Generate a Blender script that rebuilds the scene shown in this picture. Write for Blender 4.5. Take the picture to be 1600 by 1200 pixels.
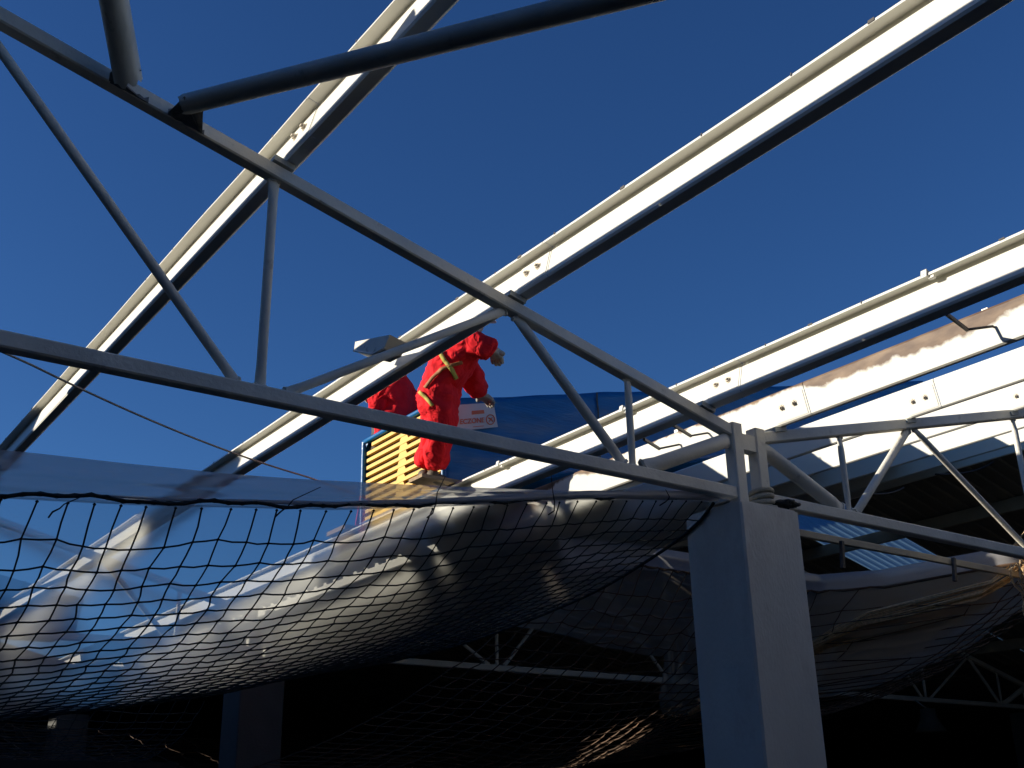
import bpy, bmesh, math, random
from mathutils import Vector, Matrix, noise
from mathutils.bvhtree import BVHTree
random.seed(7)
for o in list(bpy.data.objects): bpy.data.objects.remove(o)
S = bpy.context.scene
COL = S.collection
# ------------------------------------------------------------------ camera
FPX = 1740.0
CAM = Vector((0, 0, 1.7))
_u = Vector((-.02, 1, -688 / FPX)).normalized()          # world up seen from the camera
_a = Vector((-1348, -715, -FPX)); _a = (_a - _a.dot(_u) * _u).normalized()   # purlin direction (+Y)
_x = _a.cross(_u)
ROT = Matrix((_x, _a, _u))                               # camera -> world
cd = bpy.data.cameras.new('camera'); cam = bpy.data.objects.new('camera', cd); COL.objects.link(cam)
cam.matrix_world = Matrix.Translation(CAM) @ ROT.to_4x4()
cd.sensor_width = 36; cd.lens = 36 * FPX / 1600; cd.clip_start = .05; cd.clip_end = 3000
S.camera = cam
# ------------------------------------------------------------------ sky and sun
SUND = Vector((-1, .64, .37)).normalized()               # towards the sun
EL = math.asin(SUND.z); AZ = math.atan2(SUND.x, SUND.y)
W = bpy.data.worlds.new('World'); S.world = W; W.use_nodes = True
nt = W.node_tree; bg = nt.nodes['Background']
sky = nt.nodes.new('ShaderNodeTexSky'); sky.sky_type = 'NISHITA'; sky.sun_disc = False
sky.sun_elevation = EL; sky.sun_rotation = AZ
sky.air_density = 1.0; sky.dust_density = .3; sky.ozone_density = 3.2; sky.altitude = 600
hs = nt.nodes.new('ShaderNodeHueSaturation'); hs.inputs['Saturation'].default_value = 1.12; hs.inputs['Hue'].default_value = .508; hs.inputs['Value'].default_value = 1.0
ti = nt.nodes.new('ShaderNodeMix'); ti.data_type = 'RGBA'; ti.blend_type = 'MULTIPLY'; ti.inputs[0].default_value = 1; ti.inputs[7].default_value = (.65, .97, 1.25, 1)
nt.links.new(sky.outputs[0], hs.inputs['Color']); nt.links.new(hs.outputs[0], ti.inputs[6]); nt.links.new(ti.outputs[2], bg.inputs[0]); bg.inputs[1].default_value = .054
sl = bpy.data.lights.new('sun', 'SUN'); sl.energy = 4.6; sl.angle = math.radians(.5); sl.color = (1, .93, .80)
sun = bpy.data.objects.new('sun', sl); COL.objects.link(sun); sun.location = (-20, 15, 20)
sun.rotation_euler = SUND.to_track_quat('Z', 'Y').to_euler()
S.view_settings.view_transform = 'Standard'; S.view_settings.look = 'None'
S.view_settings.exposure = .55; S.view_settings.gamma = 1
S.render.engine = 'CYCLES'
S.cycles.transparent_max_bounces = 24; S.cycles.max_bounces = 8

def ray(px, py): return ROT @ Vector((px - 800, 600 - py, -FPX))
def on_y(px, py, y): r = ray(px, py); return CAM + r * (y / r.y)
def on_x(px, py, x): r = ray(px, py); return CAM + r * (x / r.x)
def on_d(px, py, d): return CAM + ray(px, py) * (d / FPX)
def depth(p): return -(ROT.transposed() @ (Vector(p) - CAM)).z
def interp(x, xs, ys):
    if x <= xs[0]: return ys[0]
    for i in range(len(xs) - 1):
        if x <= xs[i + 1]:
            k = (x - xs[i]) / (xs[i + 1] - xs[i]); return ys[i] * (1 - k) + ys[i + 1] * k
    return ys[-1]

# ------------------------------------------------------------------ materials
def mat(name, col, rough=.6, var=.12, scale=3, metal=0, bump=0, bscale=40, dirt=None, dscale=2.5, damt=.5, detail=6, stretch=None):
    m = bpy.data.materials.new(name); m.use_nodes = True; n = m.node_tree.nodes; l = m.node_tree.links
    b = n['Principled BSDF']; b.inputs['Roughness'].default_value = rough; b.inputs['Metallic'].default_value = metal
    tc = n.new('ShaderNodeTexCoord'); mp = n.new('ShaderNodeMapping'); l.new(tc.outputs['Object'], mp.inputs[0])
    if stretch: mp.inputs['Scale'].default_value = stretch
    nz = n.new('ShaderNodeTexNoise'); nz.inputs['Scale'].default_value = scale; nz.inputs['Detail'].default_value = detail
    l.new(mp.outputs[0], nz.inputs[0])
    r = n.new('ShaderNodeValToRGB')
    r.color_ramp.elements[0].position = .3; r.color_ramp.elements[1].position = .7
    r.color_ramp.elements[0].color = [c * (1 - var) for c in col] + [1]
    r.color_ramp.elements[1].color = [min(1, c * (1 + var)) for c in col] + [1]
    l.new(nz.outputs[0], r.inputs[0]); out = r.outputs[0]
    if dirt:
        n2 = n.new('ShaderNodeTexNoise'); n2.inputs['Scale'].default_value = dscale; n2.inputs['Detail'].default_value = 9; n2.inputs['Roughness'].default_value = .7
        l.new(mp.outputs[0], n2.inputs[0])
        r2 = n.new('ShaderNodeValToRGB'); r2.color_ramp.elements[0].position = damt; r2.color_ramp.elements[1].position = damt + .12
        l.new(n2.outputs[0], r2.inputs[0])
        mx = n.new('ShaderNodeMix'); mx.data_type = 'RGBA'; l.new(r2.outputs[0], mx.inputs[0]); l.new(out, mx.inputs[6]); mx.inputs[7].default_value = list(dirt) + [1]
        out = mx.outputs[2]
    l.new(out, b.inputs['Base Color'])
    if bump:
        n3 = n.new('ShaderNodeTexNoise'); n3.inputs['Scale'].default_value = bscale; n3.inputs['Detail'].default_value = 4
        l.new(mp.outputs[0], n3.inputs[0])
        bp = n.new('ShaderNodeBump'); bp.inputs['Strength'].default_value = bump; bp.inputs['Distance'].default_value = .01
        l.new(n3.outputs[0], bp.inputs['Height']); l.new(bp.outputs[0], b.inputs['Normal'])
    return m

M = {}
M['steel'] = mat('painted_steel', (.74, .70, .60), .55, .10, 4, bump=.35, bscale=35, dirt=(.33, .31, .27), dscale=5, damt=.60)
M['purlin'] = mat('white_purlin_paint', (.80, .78, .70), .45, .04, 3, bump=.08, bscale=14, dirt=(.50, .42, .31), dscale=7, damt=.68, stretch=(1, .35, 1.6))
M['tube'] = mat('grey_brace_paint', (.42, .44, .41), .5, .15, 5, bump=.3, bscale=30, dirt=(.2, .2, .18), dscale=8, damt=.62)
M['dark_iron'] = mat('dark_bracket_iron', (.09, .08, .07), .6, .3, 20, metal=.3, bump=.3)
M['bolt'] = mat('galvanised_bolt', (.66, .58, .47), .5, .2, 60, metal=.2)
M['seam'] = mat('joint_gap', (.10, .09, .08), .8, .1, 20)
M['torn'] = mat('torn_plate', (.16, .16, .15), .7, .4, 25, bump=.5, bscale=60)
M['column'] = mat('column_paint', (.74, .70, .61), .75, .10, 2.2, bump=.25, bscale=60, dirt=(.62, .57, .49), dscale=1.6, damt=.52, stretch=(1, 1, .45))
M['column_bare'] = mat('shade_darkened_grey', (.08, .08, .075), .85, .15, 2, bump=.3)  # grey darkened to stand for shade on far columns and lamp
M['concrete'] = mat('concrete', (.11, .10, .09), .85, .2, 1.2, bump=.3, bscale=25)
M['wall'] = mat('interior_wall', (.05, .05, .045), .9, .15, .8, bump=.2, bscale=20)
M['roofsheet'] = mat('roof_sheet_underside', (.27, .25, .20), .55, .18, 1.4, dirt=(.22, .19, .15), dscale=1.1, damt=.55)
M['roofpurlin'] = mat('old_purlin', (.40, .35, .26), .6, .15, 3)
M['cream_rope'] = mat('cream_rope', (.50, .46, .36), .8, .15, 40, bump=.8, bscale=150)
M['net_rope'] = mat('net_cord', (.012, .020, .020), .75, .3, 60)
M['net_rope2'] = mat('orange_net_cord', (.10, .055, .028), .8, .4, 4)
M['orange_rope'] = mat('orange_rope', (.72, .50, .26), .8, .25, 30, bump=.5, bscale=120)
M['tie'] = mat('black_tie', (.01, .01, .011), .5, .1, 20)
M['rag'] = mat('dark_rag', (.07, .07, .065), .9, .4, 25, bump=.8, bscale=60)
M['red'] = mat('red_coverall', (.86, .018, .026), .8, .10, 9, bump=.7, bscale=16)
M['red'].node_tree.nodes['Principled BSDF'].inputs['Specular IOR Level'].default_value = .15
_n = M['red'].node_tree; _b = _n.nodes['Principled BSDF']; _bp = _b.inputs['Normal'].links[0].from_node; _bp.inputs['Distance'].default_value = .03; _bp.inputs['Strength'].default_value = .9
_z = _bp.inputs['Height'].links[0].from_node; _z.inputs['Scale'].default_value = 9; _z.inputs['Detail'].default_value = 2; _z.inputs['Distortion'].default_value = 1.5
M['skin'] = mat('skin', (.45, .27, .19), .55, .06, 20)
M['glove'] = mat('pale_glove', (.42, .40, .35), .8, .2, 30, bump=.4, bscale=80)
M['dglove'] = mat('dark_glove', (.05, .05, .055), .7, .2, 30, bump=.4, bscale=80)
M['boot'] = mat('brown_boot', (.10, .075, .05), .7, .3, 25, bump=.4)
M['harness'] = mat('harness_webbing', (.50, .42, .07), .7, .12, 60, bump=.4, bscale=200)
M['harness2'] = mat('faded_webbing', (.38, .14, .04), .7, .12, 60)
M['helmet'] = mat('helmet_shell', (.75, .72, .66), .35, .05, 10)
M['blue'] = mat('blue_wrap', (.004, .125, .33), .38, .16, 2.5, bump=.45, bscale=9, stretch=(1, 1, 7))
M['yellow'] = mat('yellow_panel_foam', (.85, .54, .13), .7, .07, 12, bump=.3, bscale=60)
M['gap_shade'] = mat('panel_shadow_core', (.055, .035, .02), .8, .2, 15)  # dark brown stands for the shade inside the panel gaps
M['label'] = mat('label_paper', (.62, .62, .60), .6, .04, 10)
M['print'] = mat('label_print', (.66, .16, .07), .6, .05, 10)
M['flash'] = mat('sheet_metal', (.66, .60, .50), .5, .12, 8, bump=.3, bscale=18, dirt=(.33, .28, .21), dscale=14, damt=.55)
M['wire'] = mat('steel_wire', (.30, .26, .22), .5, .2, 50)
M['wood'] = mat('scaffold_board', (.36, .25, .14), .8, .25, 4, bump=.3, stretch=(1, 14, 14))
M['render'] = mat('sun_block_surface', (.40, .37, .33), .9, .1, 2, bump=.3)  # surface of the added unseen blocks on the left ridge
M['ground'] = mat('yard_ground', (.17, .15, .12), .95, .25, .2, bump=.2)

def rust_mat():
    m = mat('rusty_purlin_paint', (.80, .78, .70), .5, .04, 3, bump=.1, bscale=14)
    n = m.node_tree.nodes; l = m.node_tree.links; b = n['Principled BSDF']
    base = b.inputs['Base Color'].links[0].from_socket
    tc = n.new('ShaderNodeTexCoord'); sx = n.new('ShaderNodeSeparateXYZ'); l.new(tc.outputs['Object'], sx.inputs[0])
    def noi(sc, det, off, stretch=(1, 1, 1)):
        mp = n.new('ShaderNodeMapping'); l.new(tc.outputs['Object'], mp.inputs[0]); mp.inputs['Scale'].default_value = stretch; mp.inputs['Location'].default_value = (off, off, 0)
        z = n.new('ShaderNodeTexNoise'); z.inputs['Scale'].default_value = sc; z.inputs['Detail'].default_value = det; l.new(mp.outputs[0], z.inputs[0]); return z.outputs[0]
    def mth(op, a, c):
        k = n.new('ShaderNodeMath'); k.operation = op
        for i, v in enumerate((a, c)):
            if isinstance(v, (int, float)): k.inputs[i].default_value = v
            else: l.new(v, k.inputs[i])
        return k.outputs[0]
    # rust mask: height up the web (object z 0..0.2) against a ragged line that varies along the purlin (object y)
    r = n.new('ShaderNodeValToRGB'); cr = r.color_ramp; cr.interpolation = 'EASE'
    yy = mth('DIVIDE', sx.outputs['Y'], 10.0)
    l.new(yy, r.inputs[0])
    pts = [(0, .45), (.20, .55), (.262, .30), (.285, .52), (.315, .50), (.35, .42), (.395, .34), (.42, .12), (.5, .10), (.58, .02), (.61, .40), (.64, .12), (.70, .5), (.75, .55), (.80, .25), (1, .3)]
    cr.elements[0].position = 0; cr.elements[0].color = (.45,) * 3 + (1,)
    cr.elements[1].position = 1; cr.elements[1].color = (.3,) * 3 + (1,)
    for p, v in pts[1:-1]:
        e = cr.elements.new(p); e.color = (v, v, v, 1)
    h = mth('DIVIDE', sx.outputs['Z'], .20)
    w = mth('ADD', r.outputs[0], mth('MULTIPLY', mth('SUBTRACT', noi(9, 6, 0), .5), .55))
    d = mth('SUBTRACT', mth('ADD', h, w), 1.0)
    rr = n.new('ShaderNodeValToRGB'); rr.color_ramp.elements[0].position = .0; rr.color_ramp.elements[1].position = .10; l.new(d, rr.inputs[0])
    rc = n.new('ShaderNodeValToRGB'); rc.color_ramp.elements[0].color = (.13, .075, .045, 1); rc.color_ramp.elements[1].color = (.30, .20, .12, 1)
    rc.color_ramp.elements[0].position = .35; rc.color_ramp.elements[1].position = .7
    l.new(noi(14, 8, 3, (1, .4, 1)), rc.inputs[0])
    mx = n.new('ShaderNodeMix'); mx.data_type = 'RGBA'; l.new(rr.outputs[0], mx.inputs[0]); l.new(base, mx.inputs[6]); l.new(rc.outputs[0], mx.inputs[7])
    l.new(mx.outputs[2], b.inputs['Base Color'])
    return m
M['rusty'] = rust_mat()

def film(name, tr, rf, tl, gl, col, rough=.25):
    """thin polythene: clear + slightly blurring + milky + glossy"""
    m = bpy.data.materials.new(name); m.use_nodes = True; n = m.node_tree.nodes; l = m.node_tree.links
    n.remove(n['Principled BSDF']); out = n['Material Output']
    tc = n.new('ShaderNodeTexCoord')
    mp = n.new('ShaderNodeMapping'); mp.inputs['Scale'].default_value = (.6, 1.6, 2.5); l.new(tc.outputs['Object'], mp.inputs[0])
    nz = n.new('ShaderNodeTexNoise'); nz.inputs['Scale'].default_value = 1.6; nz.inputs['Detail'].default_value = 5; nz.inputs['Distortion'].default_value = .8
    l.new(mp.outputs[0], nz.inputs[0])
    bp = n.new('ShaderNodeBump'); bp.inputs['Strength'].default_value = .5; bp.inputs['Distance'].default_value = .03; l.new(nz.outputs[0], bp.inputs['Height'])
    t = n.new('ShaderNodeBsdfTransparent'); t.inputs[0].default_value = (.86, .87, .87, 1)
    r = n.new('ShaderNodeBsdfRefraction'); r.inputs['IOR'].default_value = 1.022; r.inputs['Roughness'].default_value = min(.8, rough * 1.05); r.inputs[0].default_value = (.80, .81, .80, 1)
    d = n.new('ShaderNodeBsdfTranslucent'); d.inputs[0].default_value = col + (1,)
    df = n.new('ShaderNodeBsdfDiffuse'); df.inputs[0].default_value = col + (1,)
    g = n.new('ShaderNodeBsdfGlossy'); g.inputs['Roughness'].default_value = .28; g.inputs[0].default_value = (.9, .9, .9, 1)
    for s in (r, g): l.new(bp.outputs[0], s.inputs['Normal'])
    tot = tr
    cur = t.outputs[0]
    for s, w in ((r, rf), (d, tl), (df, tl * .6), (g, gl)):
        tot += w; mx = n.new('ShaderNodeMixShader'); mx.inputs[0].default_value = w / tot
        l.new(cur, mx.inputs[1]); l.new(s.outputs[0], mx.inputs[2]); cur = mx.outputs[0]
    # milky wrinkles: where the film is creased it is whiter
    rp = n.new('ShaderNodeValToRGB'); rp.color_ramp.elements[0].position = .48; rp.color_ramp.elements[1].position = .75
    rp.color_ramp.elements[1].color = (.05, .05, .05, 1); l.new(nz.outputs[0], rp.inputs[0])
    mk = n.new('ShaderNodeMixShader'); l.new(rp.outputs[0], mk.inputs[0]); l.new(cur, mk.inputs[1])
    add = n.new('ShaderNodeMixShader'); add.inputs[0].default_value = .5; l.new(d.outputs[0], add.inputs[1]); l.new(df.outputs[0], add.inputs[2])
    l.new(add.outputs[0], mk.inputs[2]); l.new(mk.outputs[0], out.inputs['Surface'])
    return m
M['film'] = film('polythene_sheet', .30, .56, .022, .008, (.58, .54, .45), .45)
M['film_dusty'] = film('dusty_polythene_sheet', .45, .28, .22, .03, (.62, .54, .44), .4)
M['film_fold'] = film('folded_polythene', .24, .26, .48, .03, (.62, .60, .60), .35)
M['film_roll'] = film('rolled_polythene', .08, .10, .50, .05, (.60, .58, .58), .4)
M['skylight'] = film('translucent_roof_panel', .12, .0, .85, .02, (.50, .68, .80), .3)

# ------------------------------------------------------------------ mesh helpers
class MB:
    def __init__(s): s.v = []; s.f = []
    def add(s, vs, fs):
        k = len(s.v); s.v += [Vector(p) for p in vs]; s.f += [tuple(i + k for i in f) for f in fs]; return s
    def box(s, c, d, R=None):
        c = Vector(c); R = R or Matrix.Identity(3); h = [x / 2 for x in d]
        vs = [c + R @ Vector((i * h[0], j * h[1], k * h[2])) for i in (-1, 1) for j in (-1, 1) for k in (-1, 1)]
        return s.add(vs, [(0, 1, 3, 2), (4, 6, 7, 5), (0, 4, 5, 1), (2, 3, 7, 6), (0, 2, 6, 4), (1, 5, 7, 3)])
    def beam(s, a, b, w, h, up=Vector((0, 1, 0)), bev=.12):
        """rectangular bar a->b; w across (side), h along the 'up' axis; corners chamfered"""
        a = Vector(a); b = Vector(b); d = (b - a).normalized(); sd = d.cross(up).normalized(); u2 = sd.cross(d).normalized()
        c = min(w, h) * bev
        pr = [(-w / 2 + c, -h / 2), (w / 2 - c, -h / 2), (w / 2, -h / 2 + c), (w / 2, h / 2 - c), (w / 2 - c, h / 2), (-w / 2 + c, h / 2), (-w / 2, h / 2 - c), (-w / 2, -h / 2 + c)]
        vs = [p + sd * x + u2 * y for p in (a, b) for x, y in pr]; n = len(pr)
        return s.add(vs, [(i, (i + 1) % n, n + (i + 1) % n, n + i) for i in range(n)] + [tuple(range(n))[::-1], tuple(range(n, 2 * n))])
    def tube(s, pts, r, seg=8, caps=True, closed=False):
        pts = [Vector(p) for p in pts]; n = len(pts); rs = r if isinstance(r, (list, tuple)) else [r] * n
        prev = None; vs = []
        for i, p in enumerate(pts):
            a = pts[i - 1] if (i or closed) else p; b = pts[(i + 1) % n] if (i < n - 1 or closed) else p
            d = (b - a).normalized()
            if prev is None:
                q = Vector((0, 0, 1)) if abs(d.z) < .9 else Vector((1, 0, 0)); x = d.cross(q).normalized()
            else: x = (prev - d * prev.dot(d)).normalized()
            prev = x; y = d.cross(x)
            vs += [p + (x * math.cos(2 * math.pi * k / seg) + y * math.sin(2 * math.pi * k / seg)) * rs[i] for k in range(seg)]
        fs = []
        for i in range(n if closed else n - 1):
            j = (i + 1) % n
            fs += [(i * seg + k, i * seg + (k + 1) % seg, j * seg + (k + 1) % seg, j * seg + k) for k in range(seg)]
        if caps and not closed: fs += [tuple(range(seg))[::-1], tuple(range((n - 1) * seg, n * seg))]
        return s.add(vs, fs)
    def prism(s, poly, ext):
        """closed polygon of 3D points extruded by vector ext"""
        n = len(poly); e = Vector(ext); vs = [Vector(p) for p in poly] + [Vector(p) + e for p in poly]
        return s.add(vs, [tuple(range(n))[::-1], tuple(range(n, 2 * n))] + [(i, (i + 1) % n, n + (i + 1) % n, n + i) for i in range(n)])
    def grid(s, fn, nu, nv):
        vs = [fn(i / nu, j / nv) for i in range(nu + 1) for j in range(nv + 1)]
        return s.add(vs, [(i * (nv + 1) + j, (i + 1) * (nv + 1) + j, (i + 1) * (nv + 1) + j + 1, i * (nv + 1) + j + 1) for i in range(nu) for j in range(nv)])
    def build(s, name, m, parent=None, smooth=False, origin=None, label=None):
        o0 = Vector(origin) if origin is not None else Vector((0, 0, 0))
        base = o0
        if parent is not None:
            q = parent
            while q: base = base + q.location; q = q.parent
        me = bpy.data.meshes.new(name); me.from_pydata([p - base for p in s.v], [], s.f)
        me.materials.append(m); me.update()
        bm = bmesh.new(); bm.from_mesh(me); bmesh.ops.recalc_face_normals(bm, faces=bm.faces); bm.to_mesh(me); bm.free()
        if smooth:
            for p in me.polygons: p.use_smooth = True
            if smooth != 'all':
                try: me.set_sharp_from_angle(angle=math.radians(40))
                except Exception: pass
        o = bpy.data.objects.new(name, me); COL.objects.link(o); o.parent = parent; o.location = o0
        if label: o['label'] = label
        return o
def tag(o, label=None, cat=None, group=None, kind=None):
    if label: o['label'] = label
    if cat: o['category'] = cat
    if group: o['group'] = group
    if kind: o['kind'] = kind
    return o
def thing(name, label, cat, loc=(0, 0, 0), group=None):
    o = bpy.data.objects.new(name, None); o.empty_display_size = .1; COL.objects.link(o); o.location = loc
    return tag(o, label, cat, group)
def copy_tree(o, parent=None, **kw):
    c = o.copy(); COL.objects.link(c); c.parent = parent
    for ch in [x for x in COL.objects if x.parent == o]: copy_tree(ch, c)
    return c
def hexbolt(mb, p, nrm, r=.015, h=.014):
    nrm = Vector(nrm).normalized(); p = Vector(p)
    mb.tube([p, p + nrm * .003], r * 1.5, 12); mb.tube([p + nrm * .003, p + nrm * h], r, 6); mb.tube([p + nrm * h, p + nrm * (h + .01)], r * .55, 8)

# ------------------------------------------------------------------ setting
BAY = 15.0; VAL = 4.95; HALF = 7.5; TY = 4.40; SP = 7.15
def box_struct(name, c, d, m): o = MB().box(c, d).build(name, m); return tag(o, kind='structure')
box_struct('ground', (0, 0, -.12), (900, 900, .1), M['ground'])
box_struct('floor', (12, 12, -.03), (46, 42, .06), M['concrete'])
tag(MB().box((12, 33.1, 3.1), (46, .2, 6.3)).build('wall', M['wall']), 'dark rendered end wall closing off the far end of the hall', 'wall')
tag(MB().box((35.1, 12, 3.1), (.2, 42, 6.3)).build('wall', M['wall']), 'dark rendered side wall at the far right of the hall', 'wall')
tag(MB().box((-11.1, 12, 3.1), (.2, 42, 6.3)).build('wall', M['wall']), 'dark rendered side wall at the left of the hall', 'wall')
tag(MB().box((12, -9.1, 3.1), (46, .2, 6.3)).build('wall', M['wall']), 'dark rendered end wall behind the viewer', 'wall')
# unseen block added on the left ridge, keeping low sun off the column
tag(MB().box((-2.95, 3.0, 6.0), (.25, 18.6, .82)).build('sun_block_long', M['render']), 'added unseen block along the left ridge that keeps the sun off the column', 'wall')
tag(MB().box((-2.95, 13.35, 6.2), (.5, 2.1, 1.34)).build('sun_block_tall', M['render']), 'unseen, added shadow-casting housing on the ridge left of the open roof', 'blocker')  # unseen block added to cast shade on the far left purlins

def roof_z(x):
    u = abs((x - VAL + HALF) % BAY - HALF); return 3.87 + .25 * u + .262
def corr(name, x0, x1, y0, y1, m, label, cat='roof sheeting', pitch=.22, amp=.022, group=None):
    n = max(2, int((y1 - y0) / pitch)); mb = MB()
    ys = []
    for i in range(n):
        a = y0 + (y1 - y0) * i / n; p = (y1 - y0) / n
        ys += [(a, 0), (a + p * .55, 0), (a + p * .65, amp), (a + p * .9, amp)]
    ys.append((y1, 0))
    z0 = roof_z(x0 + 1e-4); z1 = roof_z(x1 - 1e-4); vs = []; k = len(ys)
    for x, z in ((x0, z0), (x1, z1)): vs += [(x, y, z + h) for y, h in ys]
    mb.add(vs, [(i, i + 1, k + i + 1, k + i) for i in range(k - 1)])
    o = mb.build(name, m); md = o.modifiers.new('thick', 'SOLIDIFY'); md.thickness = .006
    return tag(o, label, cat, group)
RV = VAL + HALF; V2 = VAL + BAY
corr('roof_sheeting', VAL + .06, RV - .03, 7.44, 33, M['roofsheet'], 'dark underside of the roofing still in place right of the column, beyond the open purlins')
SK0, SK1 = 9.75, 10.95
corr('roof_sheeting', RV + .03, V2 - .05, -9, SK0 - .005, M['roofsheet'], 'dark roofing over the right hand slope, nearer than the pale translucent panels')
corr('roof_sheeting', RV + .03, V2 - .05, SK1 + .005, 33, M['roofsheet'], 'dark roofing over the right hand slope, beyond the pale translucent panels')
corr('roof_sheeting', RV + .03, 12.9, SK0, SK1, M['roofsheet'], 'short strip of dark roofing at the ridge above the translucent panel')
corr('roof_sheeting', 15.35, V2 - .05, SK0, SK1, M['roofsheet'], 'strip of dark roofing below the translucent panel')
corr('skylight_panel', 12.905, 15.345, SK0, SK1, M['skylight'], 'pale blue corrugated translucent roof panel glowing right of the column', 'skylight', .13, .006)
corr('roof_sheeting', V2 + .05, 35, -9, 33, M['roofsheet'], 'dark roofing of the farthest bay on the right')
corr('roof_sheeting', -2.5, VAL - .1, 18.5, 33, M['roofsheet'], 'dark roofing far off behind the sagging net on the left')
corr('roof_sheeting', -11, -2.7, -9, 33, M['roofsheet'], 'dark roofing on the slope left of the open ridge')
corr('roof_sheeting', -2.5, VAL - .1, -9, -.9, M['roofsheet'], 'dark roofing overhead behind the viewer')
corr('roof_sheeting', VAL + .06, RV - .03, -9, -.9, M['roofsheet'], 'dark roofing behind the viewer on the right')

tag(MB().box((V2, 12, roof_z(V2) + .045), (.5, 42, .02)).build('valley_gap_cover', M['roofsheet']), 'long gutter added over the far valley on the right to shut out stray sun', 'gutter')  # added to close the valley gap that leaked sunlight
tag(MB().box((RV, 20.2, roof_z(RV) + .03), (.4, 25.6, .02)).build('ridge_gap_cover', M['roofsheet']), 'ridge capping added along the right hand ridge to stop sun leaking in', 'ridge cap')  # added over the ridge gap to keep stray sun out
# ------------------------------------------------------------------ trusses
BCZ = 3.50
def tcz(u): return 3.87 + .25 * (u - .05)
def make_truss(xc, Y, label, group):
    t = thing('roof_truss', label, 'truss', (xc, Y, 3.42), group)
    E_ = HALF - .10
    MB().beam((xc - E_ + .02, Y, BCZ), (xc + E_ - .02, Y, BCZ), .072, .072, bev=.1).build('bottom_chord', M['steel'], t)
    for s in (-1, 1):
        X = lambda u: xc + s * (HALF - u)
        MB().beam((X(.07), Y, tcz(.07)), (X(HALF), Y, tcz(HALF)), .072, .074, bev=.1).build('top_chord', M['steel'], t)
        MB().beam((X(.10), Y - .005, 3.42), (X(.10), Y - .005, tcz(.1) + .055), .085, .085, up=Vector((0, 1, 0)), bev=.08).build('end_post', M['steel'], t)
        def web(u0, u1, r, flat=1):
            a = Vector((X(u0), Y, BCZ + .03)); b = Vector((X(u1), Y, tcz(u1) - .03)); d = (b - a).normalized()
            # tube pinched flat at both ends
            L = (b - a).length; sd = Vector((0, 1, 0)); up = d.cross(sd).normalized(); vs = []; st = [0, .05, .11, L / 2, L - .11, L - .05, L]
            fl = [.35, .45, 1, 1, 1, .45, .35]
            for q, f in zip(st, fl):
                vs += [a + d * q + (sd * math.cos(2 * math.pi * k / 14) * r * f + up * math.sin(2 * math.pi * k / 14) * r * (2 - f) ** .35) for k in range(14)]
            fs = [(i * 14 + k, i * 14 + (k + 1) % 14, (i + 1) * 14 + (k + 1) % 14, (i + 1) * 14 + k) for i in range(6) for k in range(14)]
            wb = MB().add(vs, fs)
            for q in (.012, L - .012): wb.tube([a + d * q + sd * math.cos(2 * math.pi * k / 14) * r * .55 + up * math.sin(2 * math.pi * k / 14) * r * 1.25 + d * (.006 * math.sin(k * 2.7)) for k in range(14)], [.006 + .003 * math.sin(k * 3.1) for k in range(14)], 5, closed=True)
            wb.build('web_member', M['steel'], t, True)
        web(.86, .10, .045); web(.99, 1.72, .028); web(.93, .93, .021); web(3.02, 1.78, .022); web(3.14, 3.14, .023)
        web(3.25, 4.55, .023); web(6.0, 4.62, .023); web(6.06, 6.06, .022); web(6.14, 7.4, .023)
    return t
trL = make_truss(VAL - HALF, TY, 'nearest grey steel roof truss, left of the column, its chords crossing the whole left side', 'steel roof trusses')
def trcopy(xc, Y, label):
    o = copy_tree(trL); o.location = (xc, Y, 3.42); o['label'] = label; return o
trR = trcopy(VAL + HALF, TY, 'near grey steel roof truss resting on the right of the column top')
trcopy(VAL - HALF, TY + SP, 'second steel roof truss seen through the plastic sheet on the left')
trcopy(VAL + HALF, TY + SP, 'second steel roof truss in the dark beneath the right hand roof')
trcopy(VAL + HALF + BAY, TY + SP, 'far steel truss at the lower right corner under the dark roof')
trcopy(VAL - HALF, TY + 2 * SP, 'third steel roof truss, farthest behind the plastic sheet on the left')
# plate that joins the two trusses over the column
MB().box((4.95, TY - .004, 3.83), (.115, .07, .10)).build('joint_plate', M['steel'], trR)

# ------------------------------------------------------------------ columns
def column(X0, Y0, label, grp='square painted columns'):
    t = thing('column', label, 'column', (X0 + .25, Y0 + .23, 0), grp)
    mb = MB(); c = .012
    pr = [(X0 + c, Y0), (X0 + .5 - c, Y0), (X0 + .5, Y0 + c), (X0 + .5, Y0 + .46 - c), (X0 + .5 - c, Y0 + .46), (X0 + c, Y0 + .46), (X0, Y0 + .46 - c), (X0, Y0 + c)]
    mb.prism([(x, y, 0) for x, y in pr], (0, 0, 3.405)); mb.build('shaft', M['column'], t)
    MB().prism([(X0 + .016, Y0 + .016, 3.405), (X0 + .484, Y0 + .016, 3.405), (X0 + .484, Y0 + .444, 3.405), (X0 + .016, Y0 + .444, 3.405)], (0, 0, .015)).build('cap_plate', M['column'], t)
    return t
c1 = column(4.71, 4.26, 'big square grey column at the right of centre carrying both near trusses')
for (x, y, l) in ((4.71, TY + SP - .14, 'farther grey column in the shadow below the net at the lower left'), (4.71, TY + 2 * SP - .14, 'third grey column deep in the hall behind the nets'),
                  (V2 - .24, TY + SP - .14, 'far grey column standing in the dark right hand bay')):
    o = copy_tree(c1); o.location = (x + .25, y + .23, 0); o['label'] = l
    for ch in [q for q in COL.objects if q.parent == o]:  # far columns take the grey with shade put into its colour
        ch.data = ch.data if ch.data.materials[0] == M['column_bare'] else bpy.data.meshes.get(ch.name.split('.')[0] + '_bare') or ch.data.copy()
        if ch.data.materials[0] != M['column_bare']: ch.data.name = ch.name.split('.')[0] + '_bare'; ch.data.materials[0] = M['column_bare']

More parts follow.
